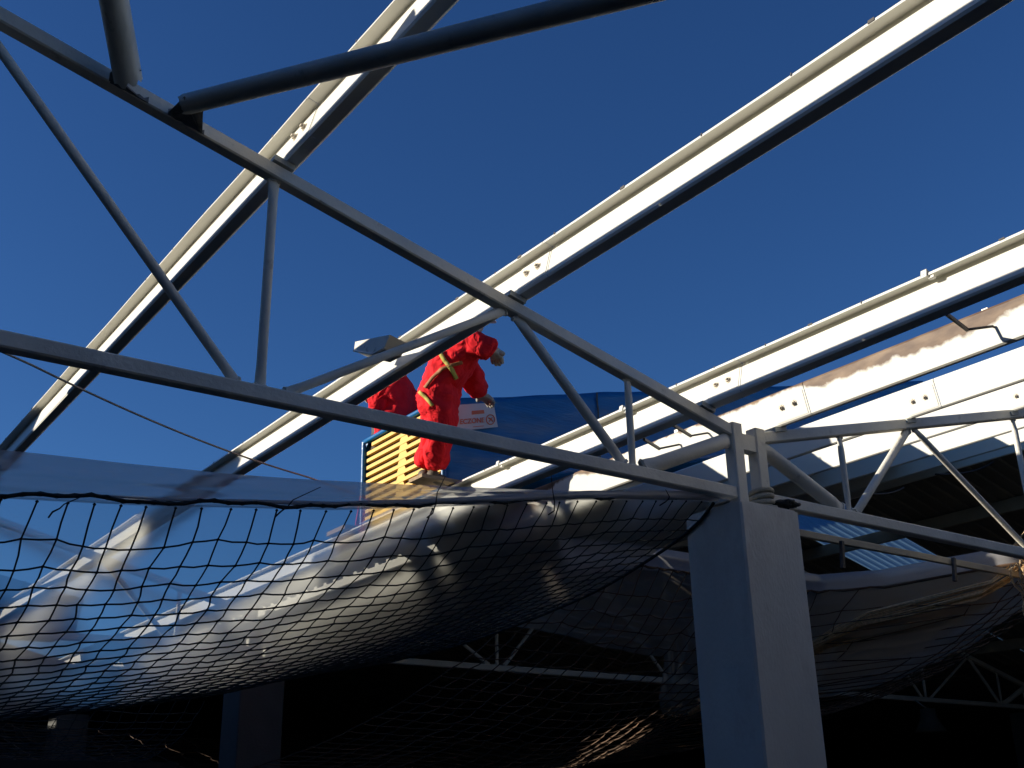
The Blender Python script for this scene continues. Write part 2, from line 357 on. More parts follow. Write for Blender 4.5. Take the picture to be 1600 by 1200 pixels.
# dark partition under the net at the lower left
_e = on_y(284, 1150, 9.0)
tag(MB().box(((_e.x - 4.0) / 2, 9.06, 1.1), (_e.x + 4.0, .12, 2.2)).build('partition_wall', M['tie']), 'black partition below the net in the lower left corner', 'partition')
# ------------------------------------------------------------------ purlins
def profile(kind, sgn):
    """cross-section polyline in (along slope +X, normal) coordinates, from bottom lip to top lip"""
    L = .192; w = .07; lp = .02; c = .007
    if kind == 'Z': pl = [(w, lp), (w, c), (w - c, 0), (c, 0), (0, c), (0, L - c), (-c, L), (-w + c, L), (-w, L - c), (-w, L - lp - .002)]
    else: pl = [(w, lp), (w, c), (w - c, 0), (c, 0), (0, c), (0, L + .012 - c), (c, L + .012), (w - c, L + .012), (w, L + .005), (w, L - lp)]
    return pl
def purlin(X, z, sgn, kind, y0, y1, label, m='purlin', clips=(), nicks=True, detail=True):
    t = thing('roof_purlin', label, 'purlin', (X, 0, z), 'cold rolled roof purlins')
    sl = .25 * sgn; n = math.hypot(1, sl); ax = Vector((1 / n, 0, sl / n)); nr = Vector((-sl / n, 0, 1 / n))
    pl = profile(kind, sgn); th = .0035
    off = []
    for i, p in enumerate(pl):
        a = Vector(pl[max(0, i - 1)]); b = Vector(pl[min(len(pl) - 1, i + 1)]); d = (b - a).normalized(); off.append(Vector((-d.y, d.x)) * th)
    # split at the truss: the two lengths lap there
    cuts = [y0] + [y for y in (TY - .30 + k * SP for k in range(0, 4)) if y0 < y < y1] + [y1]
    for ci in range(len(cuts) - 1):
        a0, a1 = cuts[ci] + (.0025 if ci else 0), cuts[ci + 1] - .0025
        ny = max(2, int((a1 - a0) / .3)); mb = MB(); vs = []; k = len(pl)
        o = Vector((X, 0, z))
        for j in range(ny + 1):
            y = a0 + (a1 - a0) * j / ny
            wb = [0] * k
            wig = (noise.noise(Vector((X * 3, y * 1.3, 0))) * .004)
            for i, p in enumerate(pl):
                dx = wig * (1 if i >= k - 3 else 0)
                vs.append(o + ax * (p[0] + dx) + nr * p[1] + Vector((0, y, 0)))
            for i, p in enumerate(pl):
                dx = wig * (1 if i >= k - 3 else 0)
                vs.append(o + ax * (p[0] + off[i].x + dx) + nr * (p[1] + off[i].y) + Vector((0, y, 0)))
        fs = []
        for j in range(ny):
            A = j * 2 * k; B = A + 2 * k
            for i in range(k - 1):
                fs.append((A + i, B + i, B + i + 1, A + i + 1)); fs.append((A + k + i, A + k + i + 1, B + k + i + 1, B + k + i))
            fs.append((A, A + k, B + k, B)); fs.append((A + k - 1, B + k - 1, B + 2 * k - 1, A + 2 * k - 1))
        mb.add(vs, fs); mb.build('channel', M[m], t, True)
    P = lambda a, y, h: Vector((X, 0, z)) + ax * a + nr * h + Vector((0, y, 0))
    if detail:
        # splice plate and two bolts just in front of the truss
        R = Matrix((ax, Vector((0, 1, 0)), nr)).transposed()
        mb = MB().box(P(-.0045, TY - .16, .092), (.004, .25, .155), R); mb.build('splice_plate', M[m if m != 'rusty' else 'purlin'], t)
        for dy in (-.10, -.20):
            mb = MB(); hexbolt(mb, P(-.0068, TY + dy, .105), -ax); mb.build('bolt', M['bolt'], t)
        # cleat block under the purlin on the chord
        MB().box(P(-.0, TY, -.02), (.11, .10, .030), R).build('cleat', M['tube'], t)
        if nicks:
            rr = random.Random(int(X * 100)); y = y0 + .3
            mb = MB()
            while y < min(y1, 11):
                if kind == 'Z':
                    hh = rr.uniform(.008, .02); mb.box(P(-.0725, y, .192 - hh / 2), (.003, .005 if rr.random() < .8 else .03, hh), R)
                y += rr.uniform(.22, .62)
            if kind == 'Z': mb.build('lip_scars', M['seam'], t)
        for cy in clips:
            mb = MB(); mb.box(P(-.076, cy, .183), (.004, .032, .045), R); mb.box(P(-.06, cy, .2035), (.036, .032, .003), R)
            mb.box(P(-.05, cy - .03, .165), (.02, .03, .02), R); mb.tube([P(-.078, cy, .178), P(-.081, cy, .178)], .004, 6); mb.build('clip', M['purlin'], t)
    return t
def y_at(px, py, X): return on_x(px, py, X).y
pz = lambda X: roof_z(X) - .192
P1 = purlin(1.843, 4.712, -1, 'Z', -.9, 32, 'leftmost white purlin, steepest in view, running from the top edge down to the left edge')
P2 = purlin(3.226, 4.366, -1, 'Z', -.9, 32, 'white purlin crossing in front of the two workers')
P3 = purlin(4.621, 4.015, -1, 'Z', -.9, 32, 'white purlin passing in front of the blue pack, last before the column', clips=(y_at(1437, 435, 4.55), y_at(963, 643, 4.55), y_at(770, 733, 4.55)))
P4 = purlin(5.24, 3.992, 1, 'C', -.9, 32, 'white purlin with a long brown rust patch along its top', 'rusty', nicks=False)
for i, (X, zz, l) in enumerate(((6.65, 4.322, 'broad white purlin just below the rusty one, right of the column'), (8.05, 4.655, 'white purlin second below the rusty one'),
                     (9.62, 5.046, 'white purlin third below the rusty one'), (11.15, 5.425, 'white purlin fourth below the rusty one'), (12.3, 5.71, 'farthest white purlin at the right hand ridge'))):
    purlin(X, zz, 1, 'C', -.9, 32, l, nicks=False, detail=i < 2)
P0 = purlin(.42, 5.07, -1, 'Z', -.9, 9, 'white purlin above the viewer at the upper left, outside the picture', detail=False)
for X in (13.9, 15.4, 16.9, 18.4):
    o = MB().beam((X, -9, roof_z(X) - .10), (X, 33, roof_z(X) - .10), .06, .18, up=Vector((0, 0, 1))).build('ceiling_purlin', M['roofpurlin'])
    tag(o, {13.9: 'dull beige purlin across the pale translucent panel', 15.4: 'dull beige purlin below the pale translucent panel', 16.9: 'dull purlin in the dark, second below the translucent panel', 18.4: 'dull purlin in the dark, third below the translucent panel'}[X], 'purlin', 'dull purlins under the right hand roofing')

# struts between P3 and P4
def strut(pa, pc, pe, label):
    a = on_x(*pa, 4.69); c = on_x(*pc, 5.08); e = on_x(*pe, 5.215)
    t = thing('purlin_strut', label, 'bracket', a, 'bent rod brackets between purlins')
    d1 = (c - a).normalized()
    mb = MB(); mb.beam(a, c, .022, .014, up=Vector((0, 1, 0))); mb.tube([c - d1 * .015, c, e + Vector((-.015, 0, .004)), e, e + Vector((.012, -.002, .05)), e + Vector((-.008, 0, .115))], .0075, 6); mb.build('rod', M['dark_iron'], t, True)
    MB().box(e + Vector((.002, .035, .06)), (.008, .035, .13)).build('strap', M['bolt'], t)
    return t
strut((1478, 490), (1511, 515), (1554, 512), 'bent dark bracket at the far right linking the rusty purlin to the one above')
strut((1052, 664), (1079, 681), (1108, 678), 'bent dark bracket just left of the column top, the upper of two')
strut((1006, 686), (1030, 701), (1064, 696), 'bent dark bracket just left of the column top, the lower of two')

# ------------------------------------------------------------------ big braces near the viewer
def brace(pxa, pxb, da, db, r, label, seed):
    a = on_d(*pxa, da); b = on_d(*pxb, db); d = (b - a).normalized()
    t = thing('diagonal_brace', label, 'brace', a, 'thick tube braces')
    rr = random.Random(seed); n = 26; L = (b - a).length
    x = d.cross(Vector((0, 0, 1))).normalized(); y = d.cross(x)
    vs = []; seg = 24
    for i in range(n + 1):
        for k in range(seg):
            q = 2 * math.pi * k / seg; s = i / n
            jag = (rr.uniform(-.012, .02) if i == 0 else 0)
            vs.append(a + d * (L * s + jag) + (x * math.cos(q) + y * math.sin(q)) * r)
    MB().add(vs, [(i * seg + k, i * seg + (k + 1) % seg, (i + 1) * seg + (k + 1) % seg, (i + 1) * seg + k) for i in range(n) for k in range(seg)]).build('tube', M['tube'], t, True)
    # ragged end plate and gusset between tube and chord
    ch = on_y(*pxa, TY)
    tgt = Vector((ch.x, TY - .02, tcz(VAL - ch.x) - .02))
    m = (tgt - a); w = x if abs(x.y) < .8 else y
    poly = []
    k = 9
    for i in range(k + 1): poly.append(a - d * -.05 + w * (r * 1.15 * (1 - 2 * i / k)) + d * rr.uniform(-.012, .012))
    dd = Vector((1, 0, -.25)).normalized()
    poly += [tgt - dd * (.09 if i == 0 else -.09) * (1 if w.dot(dd) < 0 else -1) for i in (1, 0)][::-1]
    MB().prism(poly, d.cross(w).normalized() * .012).build('gusset', M['torn'], t)
    pm = []
    for i in range(9): pm.append(tgt + dd * (-.09 + .0225 * i) + Vector((0, -.020, .012 + rr.uniform(-.012, .016) + .02 * math.sin(i * .8))))
    for i in range(8, -1, -1): pm.append(tgt + dd * (-.09 + .0225 * i) + Vector((0, -.020, -.010 - rr.uniform(0, .006))))
    MB().prism(pm, (0, .070, 0)).build('seat_plate', M['torn'], t)
    return t
dch = depth(Vector((1.1, TY, 4.82)))
brace((201, 128), (158, -110), dch - .10, dch - .45, .062, 'thick grey tube rising to the top edge from the left truss', 3)
brace((290, 163), (1320, -92), dch - .02, dch - 1.65, .047, 'thick grey tube slanting up across the purlins to the right', 5)

# ------------------------------------------------------------------ nets and sheet
RX = [-1, .83, 1.42, 2.25, 2.87, 3.69, 4.53, 4.70]; RZ = [2.8, 2.886, 2.94, 3.04, 3.145, 3.30, 3.425, 3.44]
NY0, NY1 = 4.46, 11.3; NX0, NX1 = -1.0, 4.70
def net1(X, t):
    zr = interp(X, RX, RZ); D = interp(X, [-1, 1.5, 3, 4, 4.75], [1.03, .74, .62, .47, .36]); q = t ** .72
    z = (1 - t) * zr + t * 3.2 - D * 4 * q * (1 - q)
    z += .012 * noise.noise(Vector((X * 1.7, t * 9, 3))) * (1 if t > 0 else 0)
    scal = .0
    return Vector((X, NY0 + t * (NY1 - NY0), z + scal))
def cord_net(surf, x0, x1, L, mesh, r, jit, seed, seg=4, skew=0):
    rr = random.Random(seed); nx = int((x1 - x0) / mesh); ny = int(L / mesh); P = {}
    for i in range(nx + 1):
        for j in range(ny + 1):
            x = x0 + (x1 - x0) * i / nx; t = j / ny
            e = Vector((noise.noise(Vector((i * .31, j * .31, seed))), noise.noise(Vector((i * .31, j * .31, seed + 9))), 0)) * mesh * .22
            p = surf(min(max(x + e.x + (rr.uniform(-1, 1) * jit if 0 < i < nx else 0), x0), x1), min(1, max(0, t + (rr.uniform(-1, 1) * jit + e.y) / L if 0 < j < ny else t)))
            P[i, j] = p
    mb = MB()
    for i in range(nx + 1):
        pts = []
        for j in range(ny + 1):
            pts.append(P[i, j])
            if j < ny: pts.append((P[i, j] + P[i, j + 1]) / 2 + Vector((rr.uniform(-1, 1) * jit * .35, 0, -mesh * .02 + rr.uniform(-1, 1) * jit * .25)))
        mb.tube(pts, r, seg)
    for j in range(1, ny + 1):
        pts = []
        for i in range(nx + 1):
            pts.append(P[i, j])
            if i < nx: pts.append((P[i, j] + P[i + 1, j]) / 2 + Vector((0, rr.uniform(-1, 1) * jit * .35, -mesh * .035 + rr.uniform(-1, 1) * jit * .2)))
        mb.tube(pts, r, seg)
    for (i, j), p in P.items(): mb.tube([p - Vector((r * 1.6, 0, 0)), p, p + Vector((r * 1.6, 0, 0))], [r * .6, r * 1.9, r * .6], 5)
    return mb, P, nx, ny
netA = thing('safety_net', 'large black safety net sagging under the plastic sheet, left of the column', 'net', (1.8, NY0, 3.0), 'safety nets slung under the roof')
mb, PA, nxA, nyA = cord_net(net1, NX0, NX1, NY1 - NY0 + .6, .112, .0040, .012, 11)
mb.build('mesh_cords', M['net_rope'], netA)
# border rope twisted with the net along the near rim
rim = [net1(NX0 + (NX1 - NX0) * i / 90, 0) + Vector((0, -.012, .012 + .006 * math.sin(i * 1.7) + .018 * abs(math.sin(i * .33)))) for i in range(91)]
mb = MB(); mb.tube(rim, .0085, 7)
for ph in (0, 2.1, 4.2): mb.tube([p + Vector((0, math.cos(i * 2.4 + ph) * .007, math.sin(i * 2.4 + ph) * .007)) for i, p in enumerate(rim)], .005, 5)
mb.build('border_rope', M['net_rope'], netA, True)
edge = [net1(NX1, t / 60) for t in range(61)]
MB().tube(edge, .010, 6).build('border_rope', M['net_rope'], netA, True)
for k, (a, b, c) in enumerate((((82, 800), (100, 788), (139, 771)), ((438, 800), (458, 781), (501, 761)), ((676, 802), (683, 770), (696, 744)), ((866, 798), (864, 770), (861, 740)), ((1040, 784), (1046, 776), (1040, 765)))):
    pts = [on_y(*q, NY0 - .04 - .012 * i) for i, q in enumerate((a, b, c))]
    mid = (pts[0] + pts[1]) / 2 + Vector((.006, 0, 0)); tp = MB().tube([pts[0] + Vector((0, .05, -.01)), pts[0], mid, pts[1], pts[2]], [.004, .004, .0035, .003, .002], 6)
    o = tp.build('tie_wire', M['tie'], netA, True)

def film1(u, v):
    X = NX0 + (NX1 - .01 - NX0) * u; t = v * .985
    p = net1(X, t); p.z += .018 + .025 * noise.noise(Vector((X * 1.1, t * 7, 8))) * min(1, t * 6) + .005 * noise.noise(Vector((X * 5, t * 22, 5))) * min(1, t * 6)
    p.y += .012; return p
sheet = thing('plastic_sheet', 'clear milky polythene sheet draped over the near safety net', 'plastic sheet', (1.8, NY0, 3.05))
MB().grid(film1, 70, 90).build('hanging_sheet', M['film'], sheet, 'all')
TX = [-1, .80, 1.71, 2.5, 3.26, 4.40, 4.70]; TZ = [3.08, 3.10, 3.15, 3.22, 3.31, 3.455, 3.475]
def flap(u, v):
    X = NX0 + (NX1 - NX0) * u; z0 = interp(X, RX, RZ) + .012; z1 = interp(X, TX, TZ) + .005 * noise.noise(Vector((X * 2.2, 0, 0)))
    h = z1 - z0
    return Vector((X, NY0 + .02 + h * .35 * math.sin(v * 2.6) + .02 * noise.noise(Vector((X * .9, v * 5, 1))) + .006 * math.sin(v * 19 + X * 1.5), z0 + h * v))
MB().grid(flap, 120, 24).build('turned_up_edge', M['film_fold'], sheet, 'all')
roll = []; rr_ = []
for i in range(121):
    X = 1.2 + (4.72 - 1.2) * i / 120; z = interp(X, RX, RZ) + .034; roll.append(Vector((X, NY0 - .01, z + .004 * noise.noise(Vector((X * 3, 0, 0)))))); k = (X - 1.2) / 3.5
    rr_.append((.004 + .024 * k) * (1 + .12 * noise.noise(Vector((X * 6, 2, 0)))))
MB().tube(roll, rr_, 14).build('rolled_edge', M['film_roll'], sheet, 'all')

# right bay net with its own sheet
N2Y0, N2Y1 = 6.5, 17.5; N2X0, N2X1 = 5.1, 9.3
_r = [on_y(*q) for q in ((1010, 885, 6.5), (1280, 925, 6.5), (1400, 915, 5.9), (1500, 893, 5.2), (1600, 880, 4.75), (1720, 866, 4.6))]
R2X = [5.0] + [p.x for p in _r]; R2Y = [6.5] + [p.y for p in _r]; R2Z = [3.55] + [p.z for p in _r]
def net2(X, t):
    zr = interp(X, R2X, R2Z); yr = interp(X, R2X, R2Y)
    D = interp(X, [5, 6.5, 7.5, 8.2, 9.3], [1.25, 1.4, 1.3, 1.0, .75]); q = t ** .75
    z = (1 - t) * zr + t * 3.1 - D * 4 * q * (1 - q) + .10 * noise.noise(Vector((X * .8, t * 5, 1))) * min(1, t * 8)
    return Vector((X + t * max(0, X - 7.4) * 2.2 - t * max(0, 7 - X) * 1.7, yr + t * (N2Y1 - yr), z))
netB = thing('safety_net', 'brownish safety net sagging in the right hand bay behind the column', 'net', (8, N2Y0, 3.5), 'safety nets slung under the roof')
mb, PB, _, _ = cord_net(net2, N2X0, N2X1, 12, .15, .0055, .022, 23, 3)
mb.build('mesh_cords', M['net_rope2'], netB)
mb = MB(); mb.tube([net2(N2X0 + (N2X1 - N2X0) * i / 80, 0) + Vector((0, 0, .01 * math.sin(i * 2.3))) for i in range(81)], .012, 6); mb.build('border_rope', M['net_rope2'], netB, True)
# gathered orange cords that run slanting across the right of this net
mb = MB(); rg = random.Random(5)
for k in range(70):
    s0 = rg.uniform(-1, 1); s1 = rg.uniform(-1, 1); pts = []
    for i in range(15):
        q = i / 14; X = 7.75 + .85 * q; t = .12 - .105 * q; sp = .07 + .20 * abs(q - .25)
        p = net2(X, max(.001, t + s0 * sp * .16)); p.z -= .03 + .03 * rg.random(); p.z += s1 * .10 * sp + .55 * q ** 2.2 * (1 if s0 > -.4 else .4) * .6
        p.x += rg.uniform(-.02, .02); pts.append(p)
    mb.tube(pts, rg.uniform(.003, .007), 4)
mb.build('gathered_cords', M['orange_rope'], netB)
# a loose skein bunched at the right edge
mb = MB()
for k in range(26):
    a = on_y(1600 + rg.uniform(-14, 30), 872 + rg.uniform(-6, 20), 4.72); pts = []
    for i in range(10):
        q = i / 9; pts.append(a + Vector((rg.uniform(-.02, .02) + .10 * math.sin(q * 5 + k), rg.uniform(-.02, .02), -.42 * q)))
    mb.tube(pts, .0055, 4)
mb.build('cord_skein', M['orange_rope'], netB)
sheetB = thing('plastic_sheet', 'milky plastic sheet hanging over the right hand net beside the column', 'plastic sheet', (8, N2Y0, 3.6))
def film2(u, v):
    X_ = N2X0 + (N2X1 - N2X0) * u; p = net2(X_, v * interp(X_, [5.1, 6.9, 8.0], [.05, .07, .20])); p.z += .03 + (.07 + .07 * noise.noise(Vector((p.x * 2, v * 14, 2)))) * min(1, v * 10); p.y += .015; return p
MB().grid(film2, 70, 80).build('hanging_sheet', M['film_dusty'], sheetB, 'all')
def flap2(u, v):
    X = N2X0 + 3.6 * u; z0 = interp(X, R2X, R2Z) + .005
    h = interp(X, [5, 8, 9, 10.2, 11.6], [.16, .15, .12, .05, .02])
    return Vector((X, interp(X, R2X, R2Y) - .01 - .05 * math.sin(v * 3) + .02 * noise.noise(Vector((X * 2, v * 3, 4))), z0 + h * v + .01 * noise.noise(Vector((X * 2, 0, 0)))))
MB().grid(flap2, 60, 10).build('turned_up_edge', M['film_roll'], sheetB, 'all')
# small third net beyond the second truss
def net3(X, t):
    q = t ** .8; return Vector((X, 12.1 + t * 6, (1 - t) * 3.0 + t * 3.2 - interp(X, [-1, 4.6], [1.0, .6]) * 4 * q * (1 - q)))
netC = thing('safety_net', 'small far black net hanging behind the second column at the lower left', 'net', (2, 12.1, 3), 'safety nets slung under the roof')
mb, _, _, _ = cord_net(net3, -1, 4.6, 6.4, .16, .005, .02, 31, 3); mb.build('mesh_cords', M['net_rope'], netC)

# rope lashing and rag on the column top
lash = MB()
for k in range(4):
    pts = []
    for i in range(24):
        q = 2 * math.pi * i / 24; pts.append(Vector((5.05 + .064 * math.cos(q), TY - .004 + .064 * math.sin(q), 3.445 + k * .031 + .008 * math.sin(q + k))))
    lash.tube(pts, .0155, 8, closed=True)
lash.tube([Vector((5.0, TY - .06, 3.43)), Vector((5.07, TY - .09, 3.43)), Vector((5.12, TY - .05, 3.435)), Vector((5.13, TY + .05, 3.435))], .014, 8)
tag(lash.build('rope_lashing', M['cream_rope'], smooth='all'), 'cream rope wound several turns round the foot of the right truss post', 'rope')
rag = MB(); rq = random.Random(9)
for k in range(14):
    c = Vector((5.17 + rq.uniform(-.02, .05), 4.33 + rq.uniform(-.03, .12), 3.44)); pts = []
    for i in range(9):
        q = i * .9 + k; pts.append(c + Vector((.055 * math.cos(q) * rq.uniform(.6, 1.2), .045 * math.sin(q), .015 + .022 * abs(math.sin(q * .7 + k)))))
    rag.tube(pts, rq.uniform(.007, .013), 6)
tag(rag.build('rag_bundle', M['rag'], smooth='all'), 'dark tangled rag bundle lying on the right of the column top', 'rag')

# conduit rail behind the right truss with two hangers
rail = thing('conduit_rail', 'thin beige rail under the right truss with two dark hangers', 'rail', (7, 4.85, 3.5))
MB().beam((5.35, 4.86, 3.50), (14, 4.86, 3.50), .035, .05, up=Vector((0, 0, 1))).build('rail_bar', M['roofpurlin'], rail)
for px, y0, y1 in ((1315, 846, 888), (1490, 872, 908)):
    a = on_y(px, y0, 4.82); b = on_y(px + 2, y1, 4.82); MB().beam(a, b, .028, .028).build('hanger', M['dark_iron'], rail)
# high bay lamp
lp = on_y(1449, 1108, 11.3); hl = thing('hanging_lamp', 'bell shaped grey lamp hanging in the dark at the lower right', 'lamp', lp)
def lathe(mb, c, prof, seg=20):
    vs = [Vector(c) + Vector((r * math.cos(2 * math.pi * k / seg), r * math.sin(2 * math.pi * k / seg), z)) for r, z in prof for k in range(seg)]
    mb.add(vs, [(i * seg + k, i * seg + (k + 1) % seg, (i + 1) * seg + (k + 1) % seg, (i + 1) * seg + k) for i in range(len(prof) - 1) for k in range(seg)]); return mb
lathe(MB(), lp, [(.03, .02), (.12, 0), (.13, -.12), (.17, -.22), (.26, -.36), (.25, -.36), (.15, -.2)]).build('shade', M['column_bare'], hl, 'all')
MB().tube([lp + Vector((0, 0, .0)), Vector((lp.x, lp.y + .2, 3.47))], .012, 6).build('stem', M['tube'], hl)

# wire slung across
wa = on_y(36, 563, 6.0); w0 = on_y(45, 568, 6.2); w1 = on_y(480, 745, 7.6); pts = []
for i in range(41):
    k = -.35 + 1.6 * i / 40; p = w0.lerp(w1, k); p.z -= .05 * (1 - (2 * k - 1) ** 2) * (1 if 0 < k < 1 else .3); pts.append(p)
tag(MB().tube(pts, .0065, 6).build('hanging_wire', M['wire'], smooth='all'), 'thin slack wire crossing below the two left purlins', 'wire')

for (pa, pm_, pb, Y, l) in (((1462, 741), (1520, 744), (1552, 722), 7.0, 'thin dark cable looping below the right hand roofing, the right one of two'), ((1352, 771), (1390, 776), (1412, 762), 7.0, 'thin dark cable looping below the right hand roofing, the left one of two')):
    A = on_y(*pa, Y); Bm = on_y(*pm_, Y); Bb = on_y(*pb, Y); pp = [A * (1 - q) ** 2 + Bm * 2 * q * (1 - q) + Bb * q * q for q in [i / 14 for i in range(15)]]
    tag(MB().tube(pp, .012, 6).build('loose_cable', M['tie'], smooth='all'), l, 'cable', 'loose cables under the roofing')
# folded metal piece on the purlin
def folded():
    q = [on_x(*p, 2.98) for p in ((555, 534), (609, 523), (600, 545), (583, 554), (553, 548))]
    e = Vector((.13, .02, -.015))
    t = thing('flashing_piece', 'stubby folded grey metal piece resting on the purlin, above left of the workers', 'sheet metal', q[0])
    mb = MB(); mb.prism(q, e); mb.build('folded_sheet', M['flash'], t)
    c = sum(q, Vector()) / 5
    mb = MB().tube([q[4] + (c - q[4]) * .02 + Vector((-.003, 0, 0)), q[3] + (c - q[3]) * .02 + Vector((-.003, 0, 0)), q[2] + (c - q[2]) * .05 + Vector((-.003, 0, 0))], .008, 5)
    mb.build('folded_lip', M['purlin'], t)
folded()

# ------------------------------------------------------------------ panel pack
KX, KY0, KY1 = 4.68, 7.36, 8.73
pk = thing('panel_pack', 'long stack of yellow roof panels wrapped in blue film, with a white label', 'panel pack', (KX, KY0, 4.25))
Lp = 6.95
def top(x): return 5.02 + .24 * (x - KX)
def bot(x): return 4.235 + .25 * (x - KX)
def wob(p, s=1.0):
    return .018 * s * noise.noise(Vector((p[0] * 1.5, p[1] * 3, p[2] * 9))) + .007 * s * noise.noise(Vector((p[0] * 6, p[1] * 8, p[2] * 20)))
def side(yv, out):
    def f(u, v):
        x = KX - .03 + u * Lp; z = bot(x) + (top(x) - bot(x)) * v; return Vector((x, yv + out * wob((x, yv, z)), z + (.012 * noise.noise(Vector((x * 1.8, 0, 2))) if v > .99 else 0)))
    return f
wr = MB(); wr.grid(side(KY0, -1), 110, 14); wr.grid(side(KY1, 1), 60, 8)
wr.grid(lambda u, v: (lambda x: Vector((x, KY0 + (KY1 - KY0) * v, top(x) + .01 * math.sin(v * math.pi) + .012 * noise.noise(Vector((x * 1.8, 0, 2)))))) (KX - .03 + u * Lp), 110, 10)
wr.grid(lambda u, v: (lambda x: Vector((x, KY0 + (KY1 - KY0) * v, bot(x)))) (KX - .03 + u * Lp), 30, 2)
xe = KX - .03 + Lp; wr.add([(xe, KY0, bot(xe)), (xe, KY1, bot(xe)), (xe, KY1, top(xe)), (xe, KY0, top(xe))], [(0, 1, 2, 3)])
wrap = wr.build('blue_wrap', M['blue'], pk, 'all'); sm = wrap.modifiers.new('t', 'SOLIDIFY'); sm.thickness = .006
# folded border of film round the open end
bd = MB(); fr = []
for k in range(41):
    q = k / 40 * 4; i = int(q) % 4; f_ = q - int(q)
    cs = [(KY0, bot(KX)), (KY0, top(KX)), (KY1, top(KX)), (KY1, bot(KX))]; a = cs[i]; b = cs[(i + 1) % 4]
    fr.append(Vector((KX - .032 + .008 * noise.noise(Vector((q * 3, 0, 0))), a[0] + (b[0] - a[0]) * f_, a[1] + (b[1] - a[1]) * f_)))
bd.tube(fr[:-1], .024, 6, closed=True)
bd.add([(KX - .03, KY1 - .09, top(KX)), (KX - .03, KY1, top(KX)), (KX - .03, KY1, top(KX) - .16), (KX - .024, KY1 - .03, top(KX) - .05)], [(0, 1, 2, 3)])
bd.build('film_border', M['blue'], pk, 'all')
MB().box((KX + .311, (KY0 + KY1) / 2, (bot(KX) + top(KX)) / 2 + .03), (.6, KY1 - KY0 - .05, top(KX) - bot(KX) - .08)).build('gap_shade', M['gap_shade'], pk)  # block whose dark colour is the shade of deep gaps
NL = 11; h0 = bot(KX) + .012; pit = (top(KX) - bot(KX) - .03) / NL
for k in range(NL):
    z = h0 + pit * (k + .5); mb = MB(); sh = .022 * (NL - k)
    ya, yb = KY0 + .02, KY1 - .02 - (.0 if k < NL - 1 else .10)
    mb.box((KX - .005, (ya + yb) / 2, z), (.03, yb - ya, pit * .47))
    for yc in (KY0 + .30, (KY0 + KY1) / 2 - .04 + sh * .4, ) :
        mb.prism([(KX - .016, yc - .075, z + pit * .24), (KX - .016, yc + .075, z + pit * .24), (KX - .016, yc + .05, z + pit * .78), (KX - .016, yc - .05, z + pit * .78)], (.026, 0, 0))
    mb.build('insulated_panel', M['yellow'], pk)
# seam strap
xs = KX + 1.62
MB().grid(lambda u, v: Vector((xs + .02 * u + .015 * noise.noise(Vector((0, 0, v * 6))), KY0 - .028 - .006 * math.sin(u * 3), bot(xs) + (top(xs) - bot(xs)) * v)), 3, 20).build('seam', M['dark_iron'], pk, 'all')
# label
cosn = math.atan(.24)
def kp(px, py, out=.030): return on_y(px, py, KY0 - out)
lb = [kp(694, 676), kp(778, 667), kp(771, 629), kp(690, 634)]
def bil(c, u, v): return (c[0] * (1 - u) + c[1] * u) * (1 - v) + (c[3] * (1 - u) + c[2] * u) * v
lab = MB().prism(lb, (0, .003, 0)).build('label', M['label'], pk)
def text(s, pxy0, pxy1, hpx, m, par, name):
    cu = bpy.data.curves.new(name, 'FONT'); cu.body = s; cu.size = 1; cu.extrude = .004; cu.offset = .022
    tmp = bpy.data.objects.new('tmp', cu); COL.objects.link(tmp); dg = bpy.context.evaluated_depsgraph_get(); me = bpy.data.meshes.new_from_object(tmp.evaluated_get(dg))
    bpy.data.objects.remove(tmp)
    xs_ = [v.co.x for v in me.vertices]; ys_ = [v.co.y for v in me.vertices]; x0, x1, y0, y1 = min(xs_), max(xs_), min(ys_), max(ys_)
    A = kp(*pxy0, .0335); B = kp(*pxy1, .0335); Hh = (kp(pxy0[0], pxy0[1] - hpx, .0335) - A)
    base = par.location + par.parent.location if par.parent else par.location
    for v in me.vertices:
        u = (v.co.x - x0) / (x1 - x0); w = (v.co.y - y0) / (y1 - y0); p = A.lerp(B, u) + Hh * w + Vector((0, -.001 if v.co.z > 0 else 0, 0)); v.co = p - base
    me.materials.clear(); me.materials.append(m); o = bpy.data.objects.new(name, me); COL.objects.link(o); o.parent = par; return o
text('ECZONE', (719, 663), (757, 660), 8, M['print'], lab, 'lettering')
MB().prism([kp(737, 648, .0315), kp(757, 646, .0315), kp(756, 640.5, .0315), kp(737, 642, .0315)], (0, -.001, 0)).build('print_bar', M['print'], lab)
MB().prism([kp(739, 667.5, .0315), kp(756, 666, .0315), kp(756, 665, .0315), kp(739, 666.5, .0315)], (0, -.001, 0)).build('print_bar', M['print'], lab)
cc = kp(766.5, 655.5, .033); rx = (kp(773, 655, .033) - cc); rz = (kp(766, 648, .033) - cc); mb = MB()
mb.tube([cc + rx * math.cos(q * math.pi / 10) + rz * math.sin(q * math.pi / 10) for q in range(20)], .0045, 5, closed=True)
mb.tube([cc + rx * -.5 + rz * .35, cc + rx * .1 + rz * .1, cc + rx * .5 + rz * -.45], .006, 5); mb.tube([cc + rx * -.4 + rz * -.4, cc + rx * .0 + rz * .0, cc + rx * .45 + rz * .4], .004, 5)
mb.build('emblem', M['print'], lab)
# timber bearers under the pack
for i, x in enumerate((5.35, 6.9, 8.4, 10.0)):
    pass
